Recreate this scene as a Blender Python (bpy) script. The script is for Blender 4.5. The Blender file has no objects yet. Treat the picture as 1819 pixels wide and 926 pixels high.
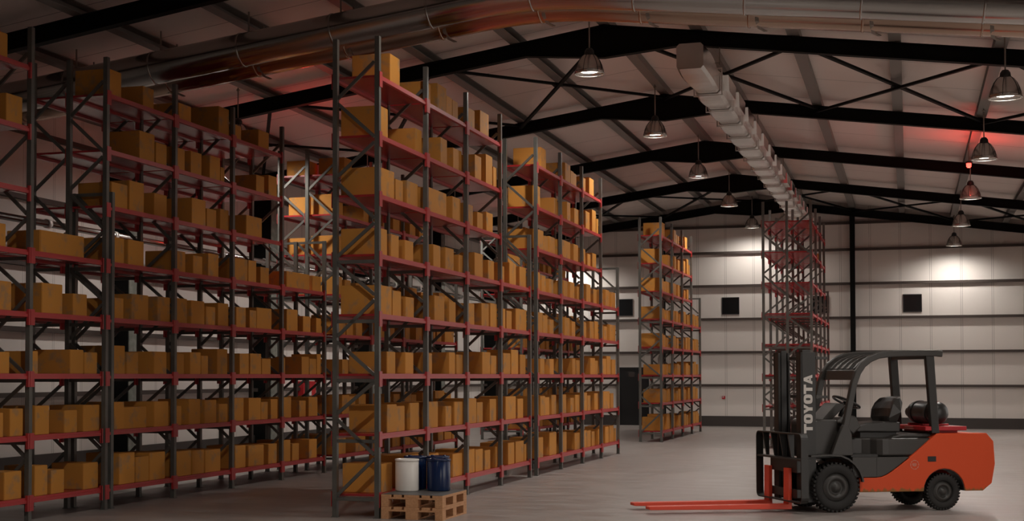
import bpy, bmesh, math, random
from mathutils import Vector, Matrix
R = math.radians
SC = bpy.context.scene
COL = SC.collection
random.seed(7)

SKY = 11
EXPOSURE = 0.3
# ------------------------------------------------------------------ materials
def nodes_of(name):
    m = bpy.data.materials.new(name)
    m.use_nodes = True
    nt = m.node_tree
    return m, nt, nt.nodes['Principled BSDF']

def mat(name, col, rough=.5, metal=0.0, spec=.5, emit=None, power=0):
    m, nt, b = nodes_of(name)
    b.inputs['Base Color'].default_value = (*col, 1)
    b.inputs['Roughness'].default_value = rough
    b.inputs['Metallic'].default_value = metal
    b.inputs['Specular IOR Level'].default_value = spec
    if emit:
        b.inputs['Emission Color'].default_value = (*emit, 1)
        b.inputs['Emission Strength'].default_value = power
    return m

def noisy(name, c1, c2, scale, lo=.4, hi=.65, rough=.5, metal=0.0, spec=.5, detail=5, stretch=None, rough2=None, bump=0):
    """two colours mottled by noise in world space"""
    m, nt, b = nodes_of(name)
    g = nt.nodes.new('ShaderNodeNewGeometry')
    n = nt.nodes.new('ShaderNodeTexNoise')
    n.inputs['Scale'].default_value = scale
    n.inputs['Detail'].default_value = detail
    src = g.outputs['Position']
    if stretch:
        mp = nt.nodes.new('ShaderNodeMapping')
        mp.inputs['Scale'].default_value = stretch
        nt.links.new(src, mp.inputs['Vector']); src = mp.outputs['Vector']
    nt.links.new(src, n.inputs['Vector'])
    r = nt.nodes.new('ShaderNodeValToRGB')
    r.color_ramp.elements[0].position = lo; r.color_ramp.elements[0].color = (*c1, 1)
    r.color_ramp.elements[1].position = hi; r.color_ramp.elements[1].color = (*c2, 1)
    nt.links.new(n.outputs['Fac'], r.inputs['Fac'])
    nt.links.new(r.outputs['Color'], b.inputs['Base Color'])
    b.inputs['Roughness'].default_value = rough
    b.inputs['Metallic'].default_value = metal
    b.inputs['Specular IOR Level'].default_value = spec
    if rough2 is not None:
        mr = nt.nodes.new('ShaderNodeMapRange')
        mr.inputs['From Min'].default_value = .35; mr.inputs['From Max'].default_value = .65
        mr.inputs['To Min'].default_value = rough; mr.inputs['To Max'].default_value = rough2
        nt.links.new(n.outputs['Fac'], mr.inputs['Value'])
        nt.links.new(mr.outputs['Result'], b.inputs['Roughness'])
    if bump:
        bp = nt.nodes.new('ShaderNodeBump')
        bp.inputs['Strength'].default_value = bump
        nt.links.new(n.outputs['Fac'], bp.inputs['Height'])
        nt.links.new(bp.outputs['Normal'], b.inputs['Normal'])
    return m

def seams(name, col, axis, period, offs, width, line, rough=.6):
    """panel colour with thin joints at a regular spacing along one world axis"""
    m, nt, b = nodes_of(name)
    N = nt.nodes.new; L = nt.links.new
    g = N('ShaderNodeNewGeometry'); sx = N('ShaderNodeSeparateXYZ')
    L(g.outputs['Position'], sx.inputs[0])
    total = None
    for o in offs:
        a = N('ShaderNodeMath'); a.operation = 'SUBTRACT'; a.inputs[1].default_value = o - 1000 * period
        L(sx.outputs[axis], a.inputs[0])
        md = N('ShaderNodeMath'); md.operation = 'MODULO'; md.inputs[1].default_value = period
        L(a.outputs[0], md.inputs[0])
        lt = N('ShaderNodeMath'); lt.operation = 'LESS_THAN'; lt.inputs[1].default_value = width
        L(md.outputs[0], lt.inputs[0])
        if total is None: total = lt.outputs[0]
        else:
            mx = N('ShaderNodeMath'); mx.operation = 'MAXIMUM'
            L(total, mx.inputs[0]); L(lt.outputs[0], mx.inputs[1]); total = mx.outputs[0]
    mix = N('ShaderNodeMix'); mix.data_type = 'RGBA'
    mix.inputs['A'].default_value = (*col, 1); mix.inputs['B'].default_value = (*line, 1)
    L(total, mix.inputs['Factor'])
    nz = N('ShaderNodeTexNoise'); nz.inputs['Scale'].default_value = .5; nz.inputs['Detail'].default_value = 3
    L(g.outputs['Position'], nz.inputs['Vector'])
    mr = N('ShaderNodeMapRange'); mr.inputs['To Min'].default_value = .93; mr.inputs['To Max'].default_value = 1.05
    L(nz.outputs['Fac'], mr.inputs['Value'])
    sc = N('ShaderNodeVectorMath'); sc.operation = 'SCALE'
    L(mix.outputs['Result'], sc.inputs[0]); L(mr.outputs['Result'], sc.inputs['Scale'])
    L(sc.outputs[0], b.inputs['Base Color'])
    b.inputs['Roughness'].default_value = rough
    return m

M = {}
M['wall_far'] = seams('ivory_wall_panel_cross', (.73, .68, .64), 0, .983, (-6.19, -6.135), .014, (.40, .365, .34))
M['wall_side'] = seams('ivory_wall_panel_long', (.73, .68, .64), 1, .983, (.0, .055), .014, (.40, .365, .34))
M['roof'] = seams('roof_lining_panel', (.78, .685, .64), 1, 2.276, (18.95 + .05,), .022, (.25, .21, .19))
M['girt'] = mat('brown_steel_girt', (.055, .04, .034), .55)
M['steel'] = mat('black_steel', (.0045, .0047, .0045), .6, spec=.12)
M['flange'] = noisy('pale_column_flange', (.16, .17, .15), (.24, .25, .22), 9, rough=.5)  # mottled grey-green, paler than the rest of the frame
M['purlin'] = mat('grey_purlin', (.20, .18, .165), .5)
M['plinth'] = mat('dark_plinth_band', (.045, .036, .032), .6)
M['dark'] = mat('black_door_panel', (.006, .006, .007), .45)
M['pane'] = mat('dark_pane', (.004, .005, .006), .25)
M['floor'] = noisy('polished_concrete', (.292, .26, .242), (.352, .314, .295), 2.6, .3, .72, rough=.30, rough2=.44, detail=10, stretch=(.55, 1.25, 1))
M['post'] = noisy('grey_rack_steel', (.115, .112, .102), (.15, .145, .13), 3, rough=.38, metal=.35)
M['red'] = mat('red_rack_beam', (.40, .026, .028), .4, spec=1.0)
M['deck'] = mat('red_rack_deck', (.36, .020, .024), .26, spec=.9)
M['ductwhite'] = noisy('bright_sheet_metal', (.80, .775, .75), (.86, .835, .81), 3, rough=.24, metal=1, detail=2)
M['galv'] = noisy('galvanised_sheet', (.74, .715, .69), (.80, .775, .75), 6, rough=.36, metal=.25)
M['duct'] = noisy('shiny_duct_sheet', (.46, .44, .425), (.50, .48, .46), .8, rough=.2, metal=1, detail=1)
M['brown_reflect'] = noisy('duct_sheet_brown_reflect', (.44, .31, .24), (.50, .36, .28), .8, rough=.2, metal=1, detail=1)  # brown reflections put into the second duct's colour
M['rod'] = mat('hanger_rod', (.28, .24, .21), .5, .5)
M['lampcap'] = mat('lamp_cap', (.012, .012, .012), .5)
M['rim'] = mat('lamp_rim', (.65, .62, .58), .2, .9)
M['bulb'] = mat('lamp_bulb', (1, 1, 1), .5, emit=(1, .93, .84), power=13)
M['tint_lamp'] = mat('red_tint_lens', (.8, .02, .02), .3, emit=(1, .03, .02), power=8)  # glowing lens of the lamps added to tint the roof
M['rubber'] = mat('tyre_rubber', (.016, .0145, .0135), .75)
M['wheelgrey'] = mat('wheel_disc_grey', (.040, .037, .034), .5)
M['truckdark'] = mat('dark_truck_paint', (.021, .019, .0172), .45)
M['truckgrey'] = mat('charcoal_truck_plastic', (.034, .030, .0265), .42)
M['vinyl'] = mat('black_seat_vinyl', (.028, .025, .023), .4)
M['forkred'] = mat('red_fork_paint', (.80, .075, .032), .45)
M['letter'] = mat('off_white_lettering', (.62, .58, .54), .5)
M['emblem'] = mat('worn_pale_emblem', (.60, .28, .22), .6)
M['wood'] = noisy('pallet_wood', (.54, .275, .13), (.64, .345, .175), 14, .35, .7, rough=.7, stretch=(3, .6, 3))
M['sheet'] = mat('grey_top_sheet', (.105, .10, .095), .5)
M['white'] = mat('white_drum_plastic', (.84, .80, .75), .22)
M['blue'] = mat('navy_drum_plastic', (.006, .020, .075), .2)
M['bluelid'] = mat('navy_drum_lid', (.006, .018, .065), .25)
M['tank'] = mat('dark_gas_bottle', (.022, .021, .020), .35)
M['redbox'] = mat('red_fire_point', (.45, .015, .022), .4)
M['signwhite'] = mat('white_sign_mark', (.7, .68, .66), .5)

def cardboard():
    m, nt, b = nodes_of('scuffed_cardboard')
    N = nt.nodes.new; L = nt.links.new
    g = N('ShaderNodeNewGeometry')
    n = N('ShaderNodeTexNoise'); n.inputs['Scale'].default_value = 4.2; n.inputs['Detail'].default_value = 6; n.inputs['Roughness'].default_value = .62
    L(g.outputs['Position'], n.inputs['Vector'])
    r = N('ShaderNodeValToRGB')
    e = r.color_ramp.elements
    e[0].position = .54; e[0].color = (.55, .240, .045, 1)
    e[1].position = .66; e[1].color = (.36, .205, .095, 1)
    L(n.outputs['Fac'], r.inputs['Fac'])
    oi = N('ShaderNodeObjectInfo')
    mr = N('ShaderNodeMapRange'); mr.inputs['To Min'].default_value = .86; mr.inputs['To Max'].default_value = 1.08
    L(oi.outputs['Random'], mr.inputs['Value'])
    sc = N('ShaderNodeVectorMath'); sc.operation = 'SCALE'
    L(r.outputs['Color'], sc.inputs[0]); L(mr.outputs['Result'], sc.inputs['Scale'])
    L(sc.outputs[0], b.inputs['Base Color'])
    b.inputs['Roughness'].default_value = .7
    b.inputs['Specular IOR Level'].default_value = .25
    return m
M['card'] = cardboard()

def truck_orange():
    """orange paint with a ragged band of brown road dirt along the sill"""
    m, nt, b = nodes_of('orange_truck_paint')
    N = nt.nodes.new; L = nt.links.new
    tc = N('ShaderNodeTexCoord'); sx = N('ShaderNodeSeparateXYZ'); L(tc.outputs['Object'], sx.inputs[0])
    mp = N('ShaderNodeMapping'); mp.inputs['Scale'].default_value = (1, 1, .12); L(tc.outputs['Object'], mp.inputs['Vector'])
    n = N('ShaderNodeTexNoise'); n.inputs['Scale'].default_value = 22; n.inputs['Detail'].default_value = 4
    L(mp.outputs['Vector'], n.inputs['Vector'])
    a = N('ShaderNodeMath'); a.operation = 'MULTIPLY_ADD'; a.inputs[1].default_value = .16; a.inputs[2].default_value = .215
    L(n.outputs['Fac'], a.inputs[0])
    s = N('ShaderNodeMath'); s.operation = 'SUBTRACT'; L(a.outputs[0], s.inputs[0]); L(sx.outputs[2], s.inputs[1])
    mr = N('ShaderNodeMapRange'); mr.inputs['From Min'].default_value = -.01; mr.inputs['From Max'].default_value = .02
    L(s.outputs[0], mr.inputs['Value'])
    mix = N('ShaderNodeMix'); mix.data_type = 'RGBA'
    mix.inputs['A'].default_value = (.68, .080, .022, 1); mix.inputs['B'].default_value = (.26, .12, .035, 1)
    L(mr.outputs['Result'], mix.inputs['Factor']); L(mix.outputs['Result'], b.inputs['Base Color'])
    b.inputs['Roughness'].default_value = .5
    b.inputs['Specular IOR Level'].default_value = .25
    return m
M['orange'] = truck_orange()

def dome():
    """clear ribbed lamp dome: part see-through, part glossy"""
    m, nt, b = nodes_of('clear_lamp_dome')
    N = nt.nodes.new; L = nt.links.new
    b.inputs['Base Color'].default_value = (.40, .36, .335, 1); b.inputs['Roughness'].default_value = .22
    b.inputs['Metallic'].default_value = .9
    t = N('ShaderNodeBsdfTransparent'); t.inputs[0].default_value = (.9, .87, .85, 1)
    mx = N('ShaderNodeMixShader'); mx.inputs[0].default_value = .97
    L(t.outputs[0], mx.inputs[1]); L(b.outputs[0], mx.inputs[2])
    L(mx.outputs[0], nt.nodes['Material Output'].inputs['Surface'])
    return m
M['dome'] = dome()

# ------------------------------------------------------------------ mesh builder
class MB:
    def __init__(s): s.v = []; s.f = []; s.m = []; s.sm = []; s.k = 0
    def add(s, vs, fs, smooth=False):
        o = len(s.v); s.v += [tuple(p) for p in vs]
        for f in fs: s.f.append([o + i for i in f]); s.m.append(s.k); s.sm.append(smooth)
        return s
    def box(s, x0, x1, y0, y1, z0, z1):
        if x0 > x1: x0, x1 = x1, x0
        if y0 > y1: y0, y1 = y1, y0
        if z0 > z1: z0, z1 = z1, z0
        v = [(x0,y0,z0),(x1,y0,z0),(x1,y1,z0),(x0,y1,z0),(x0,y0,z1),(x1,y0,z1),(x1,y1,z1),(x0,y1,z1)]
        return s.add(v, [(0,3,2,1),(4,5,6,7),(0,1,5,4),(1,2,6,5),(2,3,7,6),(3,0,4,7)])
    def prism(s, poly, axis, a, b):
        """poly = 2D points; axis = the extruded axis; poly axes are the other two in cyclic order x,y,z without axis"""
        n = len(poly)
        def P(p, t):
            if axis == 0: return (t, p[0], p[1])
            if axis == 1: return (p[0], t, p[1])
            return (p[0], p[1], t)
        v = [P(p, a) for p in poly] + [P(p, b) for p in poly]
        f = [tuple(range(n)), tuple(range(2*n-1, n-1, -1))] + [(i, i+n, (i+1)%n+n, (i+1)%n) for i in range(n)]
        return s.add(v, f)
    def bar(s, p0, p1, w, h, up=(0,0,1)):
        """rectangular bar between two points; w across, h along up"""
        p0, p1 = Vector(p0), Vector(p1); d = (p1-p0).normalized(); u = Vector(up)
        if abs(d.dot(u)) > .98: u = Vector((1,0,0))
        x = d.cross(u).normalized(); u = x.cross(d).normalized()
        v = []
        for p in (p0, p1):
            for a, b in ((-1,-1),(1,-1),(1,1),(-1,1)): v.append(p + x*(a*w/2) + u*(b*h/2))
        return s.add(v, [(0,1,2,3),(7,6,5,4),(0,4,5,1),(1,5,6,2),(2,6,7,3),(3,7,4,0)])
    def sweep(s, pts, w, h, side=(0,1,0), closed=False, smooth=False):
        """rectangular section swept along a path that lies in the plane normal to side; w along side"""
        pts = [Vector(p) for p in pts]; S = Vector(side).normalized(); n = len(pts); v = []
        for i, p in enumerate(pts):
            a = pts[(i-1) % n] if (closed or i > 0) else p
            b = pts[(i+1) % n] if (closed or i < n-1) else p
            d0 = (p-a).normalized() if (p-a).length > 1e-9 else (b-p).normalized()
            d1 = (b-p).normalized() if (b-p).length > 1e-9 else d0
            t = (d0+d1).normalized(); nn = S.cross(t).normalized()
            k = 1/max(.5, t.dot(d1))
            for q, r in ((-1,-1),(1,-1),(1,1),(-1,1)): v.append(p + S*(q*w/2) + nn*(r*h/2*k))
        f = []
        for i in range(n if closed else n-1):
            j = (i+1) % n
            for q in range(4): f.append((i*4+q, i*4+(q+1)%4, j*4+(q+1)%4, j*4+q))
        if not closed: f += [(3,2,1,0), tuple(4*(n-1)+q for q in range(4))]
        return s.add(v, f, smooth)
    def tube(s, pts, r, n=10, closed=False, smooth=True, rr=None):
        pts = [Vector(p) for p in pts]; m = len(pts); v = []; ref = None
        for i, p in enumerate(pts):
            a = pts[(i-1) % m] if (closed or i > 0) else p
            b = pts[(i+1) % m] if (closed or i < m-1) else p
            t = (b-a).normalized()
            if ref is None:
                ref = t.orthogonal().normalized()
            ref = (ref - t*ref.dot(t)).normalized(); y = t.cross(ref)
            q = rr[i] if rr else r
            for k in range(n):
                c = 2*math.pi*k/n; v.append(p + ref*(q*math.cos(c)) + y*(q*math.sin(c)))
        f = []
        for i in range(m if closed else m-1):
            j = (i+1) % m
            for k in range(n): f.append((i*n+k, i*n+(k+1)%n, j*n+(k+1)%n, j*n+k))
        s.add(v, f, smooth)
        if not closed:
            o = len(v)
            s.add(v[:n], [tuple(range(n-1,-1,-1))]); s.add(v[-n:], [tuple(range(n))])
        return s
    def lathe(s, prof, c=(0,0,0), axis=2, n=32, smooth=True, close=False):
        """prof = (radius, height) pairs turned round an axis through c"""
        v = []; m = len(prof)
        for r, z in prof:
            for k in range(n):
                a = 2*math.pi*k/n; p, q = r*math.cos(a), r*math.sin(a)
                P = {2:(p,q,z), 1:(q,z,p), 0:(z,p,q)}[axis]
                v.append((P[0]+c[0], P[1]+c[1], P[2]+c[2]))
        f = []
        for i in range(m if close else m-1):
            j = (i+1) % m
            for k in range(n): f.append((i*n+k, i*n+(k+1)%n, j*n+(k+1)%n, j*n+k))
        if not close:
            if prof[0][0] > 1e-6: f.append(tuple(range(n-1,-1,-1)))
            if prof[-1][0] > 1e-6: f.append(tuple(range((m-1)*n, m*n)))
        return s.add(v, f, smooth)
    def mesh(s, name, mats):
        if not isinstance(mats, (list, tuple)): mats = [mats]
        me = bpy.data.meshes.new(name)
        me.from_pydata(s.v, [], s.f)
        for mt in mats: me.materials.append(mt)
        me.polygons.foreach_set('material_index', s.m)
        me.polygons.foreach_set('use_smooth', s.sm)
        bm = bmesh.new(); bm.from_mesh(me)
        bmesh.ops.remove_doubles(bm, verts=bm.verts, dist=1e-5)
        bmesh.ops.recalc_face_normals(bm, faces=bm.faces)
        bm.to_mesh(me); bm.free()
        me.update()
        return me

def put(name, me, parent=None, loc=(0,0,0), rot=(0,0,0), bevel=0, seg=2):
    o = bpy.data.objects.new(name, me); COL.objects.link(o)
    o.location = loc; o.rotation_euler = rot
    if parent: o.parent = parent
    if bevel:
        b = o.modifiers.new('edge', 'BEVEL'); b.width = bevel; b.segments = seg; b.limit_method = 'ANGLE'; b.angle_limit = R(40)
    return o

def build(name, mb, m, parent=None, loc=(0,0,0), rot=(0,0,0), bevel=0, seg=2):
    return put(name, mb.mesh(name, m), parent, loc, rot, bevel, seg)

def tag(o, label, cat, group=None):
    o['label'] = label; o['category'] = cat
    if group: o['group'] = group
    return o

def thing(name, label, cat, loc=(0,0,0), rz=0, group=None):
    o = bpy.data.objects.new(name, None); COL.objects.link(o)
    o.empty_display_size = .2
    o.location = loc; o.rotation_euler = (0, 0, rz)
    return tag(o, label, cat, group)

def struct(name, mb, m, **k):
    o = build(name, mb, m, **k); o['kind'] = 'structure'; return o

# ------------------------------------------------------------------ the hall
XL, XR, XM = -15.0, 4.85, -5.08        # side walls, ridge line
YN, YF = -4.0, 53.22                   # wall behind the camera, far wall
SL, ZR = .139, 8.05                    # roof slope, rafter top at the ridge
def rz_(x): return ZR - SL*abs(x - XM)
PUR = .17                              # purlin depth

struct('floor', MB().box(XL-.3, XR+.3, YN-.3, YF+.3, -.2, 0), M['floor'])
for sgn, xe in ((-1, XL-.3), (1, XR+.3)):
    mb = MB()
    zt, ze = ZR+PUR, rz_(xe)+PUR
    mb.prism([(XM, zt), (xe, ze), (xe, ze+.12), (XM, zt+.12)], 1, YN-.3, YF+.3)
    struct('ceiling', mb, M['roof'])
gable = [(XL-.3, -.1), (XR+.3, -.1), (XR+.3, rz_(XR+.3)+PUR+.02), (XM, ZR+PUR+.02), (XL-.3, rz_(XL-.3)+PUR+.02)]
struct('wall_far', MB().prism(gable, 1, YF, YF+.25), M['wall_far'])
struct('wall_near', MB().prism(gable, 1, YN-.25, YN), M['wall_far'])
struct('wall_left', MB().box(XL-.25, XL, YN, YF, 0, rz_(XL)+PUR), M['wall_side'])
ADDED_BAYS = [(1.5, 7.0), (12.0, 17.5), (22.5, 28.0), (33.0, 38.5), (43.0, 48.5)]   # openings added in the unseen right wall to let in fill daylight
DH = 4.3
mb = MB(); y = YN
for a, b in ADDED_BAYS:
    mb.box(XR, XR+.25, y, a, 0, rz_(XR)+PUR); mb.box(XR, XR+.25, a, b, DH, rz_(XR)+PUR); y = b
mb.box(XR, XR+.25, y, YF, 0, rz_(XR)+PUR)
struct('wall_right', mb, M['wall_side'])
struct('ground', MB().box(XR+.31, XR+26, YN-20, YF+20, -.25, -.05), mat('yard_concrete', (.33, .30, .28), .8))
for i, (a, b) in enumerate(ADDED_BAYS):
    mb = MB().box(XR-.02, XR+.27, a-.1, a, 0, DH+.1).box(XR-.02, XR+.27, b, b+.1, 0, DH+.1).box(XR-.02, XR+.27, a, b, DH, DH+.1)
    o = struct('door_%d' % (i+2), mb, M['girt'])  # frame of an added opening, out of view
    build('added_bay_shutter', MB().tube([(XR-.28, a-.1, DH+.32), (XR-.28, b+.1, DH+.32)], .24, 20), M['galv'], o)
    ld = bpy.data.lights.new('added_bay_portal', 'AREA'); ld.shape = 'RECTANGLE'; ld.size = b-a; ld.size_y = DH
    ld.cycles.is_portal = True
    lo = bpy.data.objects.new('added_bay_portal', ld); COL.objects.link(lo); lo.location = (XR+.1, (a+b)/2, DH/2)
    lo.rotation_euler = (R(90), 0, R(90))
struct('baseboard_far', MB().box(XL, -10.0, YF-.05, YF, 0, .362).box(-8.9, XR, YF-.05, YF, 0, .362), M['plinth'])
struct('baseboard_left', MB().box(XL, XL+.05, YN, YF-.06, 0, .362), M['plinth'])

# portal frames: haunched rafter and two columns in one steel frame each
def portal(y):
    mb = MB()
    d = .25
    for sg in (-1, 1):
        knee = XM + sg*1.42
        xe = XL if sg < 0 else XR
        e = xe - sg*.0
        top0, topk, tope = ZR, rz_(knee), rz_(e)
        web = [(XM, top0), (e, tope), (e, tope-d), (knee, topk-d-.02), (XM, ZR-.59)]
        mb.prism(web, 1, y-.012, y+.012)
        mb.prism([(XM, top0), (e, tope), (e, tope-.018), (XM, top0-.018)], 1, y-.08, y+.08)
        mb.prism([(XM, ZR-.59), (knee, topk-d-.02), (knee, topk-d), (XM, ZR-.572)], 1, y-.08, y+.08)
        mb.prism([(knee, topk-d-.02), (e, tope-d-.02), (e, tope-d), (knee, topk-d)], 1, y-.08, y+.08)
        xi = xe - sg*.46
        zc = rz_(xi)-.27
        mb.box(xe-sg*.002, xi, y-.012, y+.012, 0, zc)
        mb.box(xe-sg*.002, xe-sg*.022, y-.19, y+.19, 0, zc)
        mb.box(xe-sg*.002, xi, y-.19, y-.17, 0, zc)          # boxed column side
        mb.k = 1; mb.box(xi, xi-sg*.02, y-.19, y+.19, 0, zc); mb.k = 0
    o = build('portal_frame', mb, [M['steel'], M['flange']])
    o['kind'] = 'structure'
FR = [18.95 + 6.83*i for i in range(-3, 5)] + [53.05]
for y in FR: portal(y)

# purlins under the lining
for i in range(-6, 7):
    x = XM + 1.635*i
    if x < XL+.1 or x > XR-.1: continue
    z = rz_(x)
    mb = MB()
    mb.box(-.10, .10, YN, YF, .001, .014)
    mb.box(.075, .10, YN, YF, .014, PUR-.012) if i >= 0 else mb.box(-.10, -.075, YN, YF, .014, PUR-.012)
    mb.box(-.10, .10, YN, YF, PUR-.025, PUR-.012)
    struct('purlin_beam', mb, M['purlin'], loc=(x, 0, z+.012))

# wind bracing crosses under the purlins
for y0, y1 in ((25.78, 32.61), (46.27, 53.05)):
    for i0 in (-6, -4, -2, 0, 2, 4):
        xa, xb = XM+1.635*i0, XM+1.635*(i0+2)
        xa, xb = max(xa, XL+.2), min(xb, XR-.2)
        if xb-xa < 1: continue
        mb = MB(); dz = -.075
        mb.bar((xa, y0+.1, rz_(xa)+dz), (xb, y1-.1, rz_(xb)+dz), .07, .05)
        mb.bar((xb, y0+.1, rz_(xb)+dz-.055), (xa, y1-.1, rz_(xa)+dz-.055), .07, .05)
        xm, ym = (xa+xb)/2, (y0+y1)/2
        mb.box(xm-.1, xm+.1, ym-.12, ym+.12, rz_(xm)+dz-.035, rz_(xm)+dz-.028)
        struct('brace_beam', mb, M['steel'])

# girts on the far and left walls
GZ = (1.497, 2.672, 3.852, 5.036, 6.22, 7.148)
for i, z in enumerate(GZ):
    hw = 20 if i < 4 else (7.15-z)/SL*0 + 20
    x0, x1 = XL+.02, XR-.02
    if z > 6.6:
        hw = (ZR-.27-z)/SL + 1.0; x0, x1 = XM-hw, XM+hw
    if z < 2.1: segs = [(x0, -10.06), (-8.84, x1)]
    else: segs = [(x0, x1)]
    mb = MB()
    for a, b in segs: mb.box(a, b, YF-.13, YF-.001, z-.085, z)
    struct('girt_beam', mb, M['girt'])
    if z < 6.3: struct('girt_beam', MB().box(XL+.001, XL+.13, YN+.02, YF-.14, z-.085, z), M['girt'])
# gable posts
for x in (-1.81, -8.35):
    struct('gable_pillar', MB().box(x-.085, x+.085, YF-.32, YF-.135, 0, rz_(x)-.28).box(x-.012, x+.012, YF-.135, YF-.05, .37, rz_(x)-.28), M['steel'])

# small square windows high on the far wall
for i, x in enumerate((-9.785, -5.983, -2.91, .135)):
    mb = MB()
    s_ = .305; zc = 4.285
    for a in ((-s_, -s_+.03, -s_, s_), (s_-.03, s_, -s_, s_), (-s_, s_, -s_, -s_+.03), (-s_, s_, s_-.03, s_)):
        mb.box(x+a[0], x+a[1], YF-.03, YF+.01, zc+a[2], zc+a[3])
    o = struct('window_%d' % (i+1), mb, M['dark'])
    p = build('window_pane', MB().box(x-s_+.03, x+s_-.03, YF-.015, YF-.002, zc-s_+.03, zc+s_-.03), M['pane'], parent=o)

# black door on the far wall
mb = MB().box(-10.0, -9.94, YF-.08, YF, 0, 2.1).box(-8.96, -8.9, YF-.08, YF, 0, 2.1).box(-10.0, -8.9, YF-.08, YF, 2.04, 2.1)
dr = struct('door_1', mb, M['dark'])
build('door_leaf', MB().box(-9.94, -8.96, YF-.06, YF-.01, .005, 2.04), M['dark'], parent=dr)
build('door_pane', MB().box(-9.635, -9.41, YF-.068, YF-.061, 1.75, 1.935), mat('door_glass', (.06, .052, .05), .2), parent=dr)
build('door_handle', MB().box(-9.03, -9.0, YF-.10, YF-.061, .98, 1.1), M['plinth'], parent=dr)

# fire alarm call point on the far wall
cp = thing('alarm_call_point', 'small red alarm call point on the pale far wall', 'call point', (-6.245, YF, 1.02))
build('housing', MB().box(-.055, .055, -.05, 0, -.055, .055), M['redbox'], cp, bevel=.008)
build('press_pane', MB().box(-.032, .01, -.054, -.0505, -.005, .04), M['signwhite'], cp)
# red fire point on the left wall
fp = thing('fire_cabinet', 'red fire cabinet with a white mark on the side wall behind the racks', 'fire cabinet', (XL, 35.45, 1.0))
build('cabinet', MB().box(0, .22, -.42, .42, .2, .66), M['redbox'], fp, bevel=.01)
build('mark', MB().box(.2205, .223, -.05, .12, .22, .42), M['signwhite'], fp)

# pipes along the left wall
for z, r_, y0, y1, lab in ((4.47, .062, 19.2, 52.6, 'shiny silver pipe running along the left wall just under the third girt from the top'),
                           (4.93, .055, 33.2, 52.6, 'shorter grey pipe on the left wall above the long silver pipe')):
    pp = thing('wall_pipe', lab, 'pipe', (XL+.13+r_+.52, y0, z))
    build('pipe', MB().tube([(0, 0, 0), (0, (y1-y0), 0)], r_, 12), M['duct'], pp)
    yy = .8
    while yy < y1-y0-.4:
        build('pipe_collar', MB().lathe([(r_+.001, -.05), (r_+.022, -.05), (r_+.022, .05), (r_+.001, .05)], (0, yy, 0), 1, 14, close=True), M['galv'], pp); yy += 2.3
    yy = 1.9
    while yy < y1-y0-.4:
        build('wall_bracket', MB().box(-.65-r_, -r_+.01, yy-.02, yy+.02, -.02, .02), M['rod'], pp); yy += 4.6

# ------------------------------------------------------------------ round ducts over the roof beams
def round_duct(y, r, x0, x1, zoff, m, lab, joint0, clips):
    t = thing('round_duct', lab, 'duct', (XM, y, 7.34+zoff))
    def zc(x):
        q = -.118*abs(x); 
        return q if abs(x) > .9 else -.118*(.45 + x*x/1.8)
    xs = [x0]; x = x0
    path = []
    n = 60
    for i in range(n+1):
        x = x0 + (x1-x0)*i/n; path.append((x, 0, zc(x)))
    build('duct_tube', MB().tube(path, r, 28), m, t)
    x = joint0; rw = .010
    while x < x1:
        if x > x0+.1:
            s_ = .118*(1 if x < 0 else -1)
            dvec = Vector((1, 0, s_)).normalized()
            c = Vector((x, 0, zc(x)))
            build('joint_ring', MB().tube([c-dvec*.016, c-dvec*.013, c+dvec*.013, c+dvec*.016], r, 28, rr=[r-.004, r+rw, r+rw, r-.004]), m, t)
            z = zc(x+.1)
            mb = MB().bar((x+.1, 0, z+r-.01), (x+.1, 0, z+r+.32), .02, .02)
            if clips: mb.sweep([(x+.10, 0, z+r-.02), (x+.1, -r*.75, z+r*.7), (x+.1, -r-.008, z), (x+.1, -r*.72, z-r*.74), (x+.12, .0, z-r-.012), (x+.2, .06, z-r-.05)], .05, .014, side=(1, 0, 0))
            build('hanger', mb, M['rod'], t)
        x += 1.53
    return t
round_duct(20.6, .258, XL+.8-XM, XR-.8-XM, .06, M['duct'], 'large shiny round duct crossing the hall under the roof, nearer one with wide joint rings', -11.25-XM-1.53*2, False)
round_duct(21.14, .235, XL+.8-XM, XR-.8-XM, -.015, M['brown_reflect'], 'round duct with brown reflections in its colour lying just behind the large shiny round duct', -11.25-XM-1.53*2, True)

# square sheet metal duct along the hall
sd = thing('square_duct', 'pale square sheet metal duct running to the far wall right of the lamps', 'duct', (-3.31, 23.9, 6.985))
segs = [0, 2.28]
while segs[-1] < 28.6: segs.append(segs[-1]+1.66)
hw, hh = .222, .215
mb = MB()
for a, b in zip(segs[:-1], segs[1:]):
    b2 = b-.02
    n = 6; L_ = b2-a
    prev = None; vs = []; fs = []
    for j in range(n+1):
        t_ = j/n; e = .95 + .17*math.sin(math.pi*min(1, .12+t_))
        y = a + L_*t_
        x_, z_ = hw*e*.96, hh*e*.96
        c_ = .045
        ring = [(-x_+c_, y, -z_), (x_-c_, y, -z_), (x_, y, -z_+c_), (x_, y, z_-c_), (x_-c_, y, z_), (-x_+c_, y, z_), (-x_, y, z_-c_), (-x_, y, -z_+c_)]
        vs += ring
    for j in range(n):
        for q in range(8): fs.append((j*8+q, j*8+(q+1)%8, (j+1)*8+(q+1)%8, (j+1)*8+q))
    fs += [tuple(range(7, -1, -1)), tuple(n*8+q for q in range(8))]
    mb.add(vs, fs)
build('duct_sections', mb, M['ductwhite'], sd)
for a in segs[1:-1]:
    w_, e_ = hw+.02, hh+.02
    build('joint_flange', MB().sweep([(-w_, a-.01, -e_), (w_, a-.01, -e_), (w_, a-.01, e_), (-w_, a-.01, e_)], .05, .02, side=(0, 1, 0), closed=True), M['ductwhite'], sd)
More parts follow.
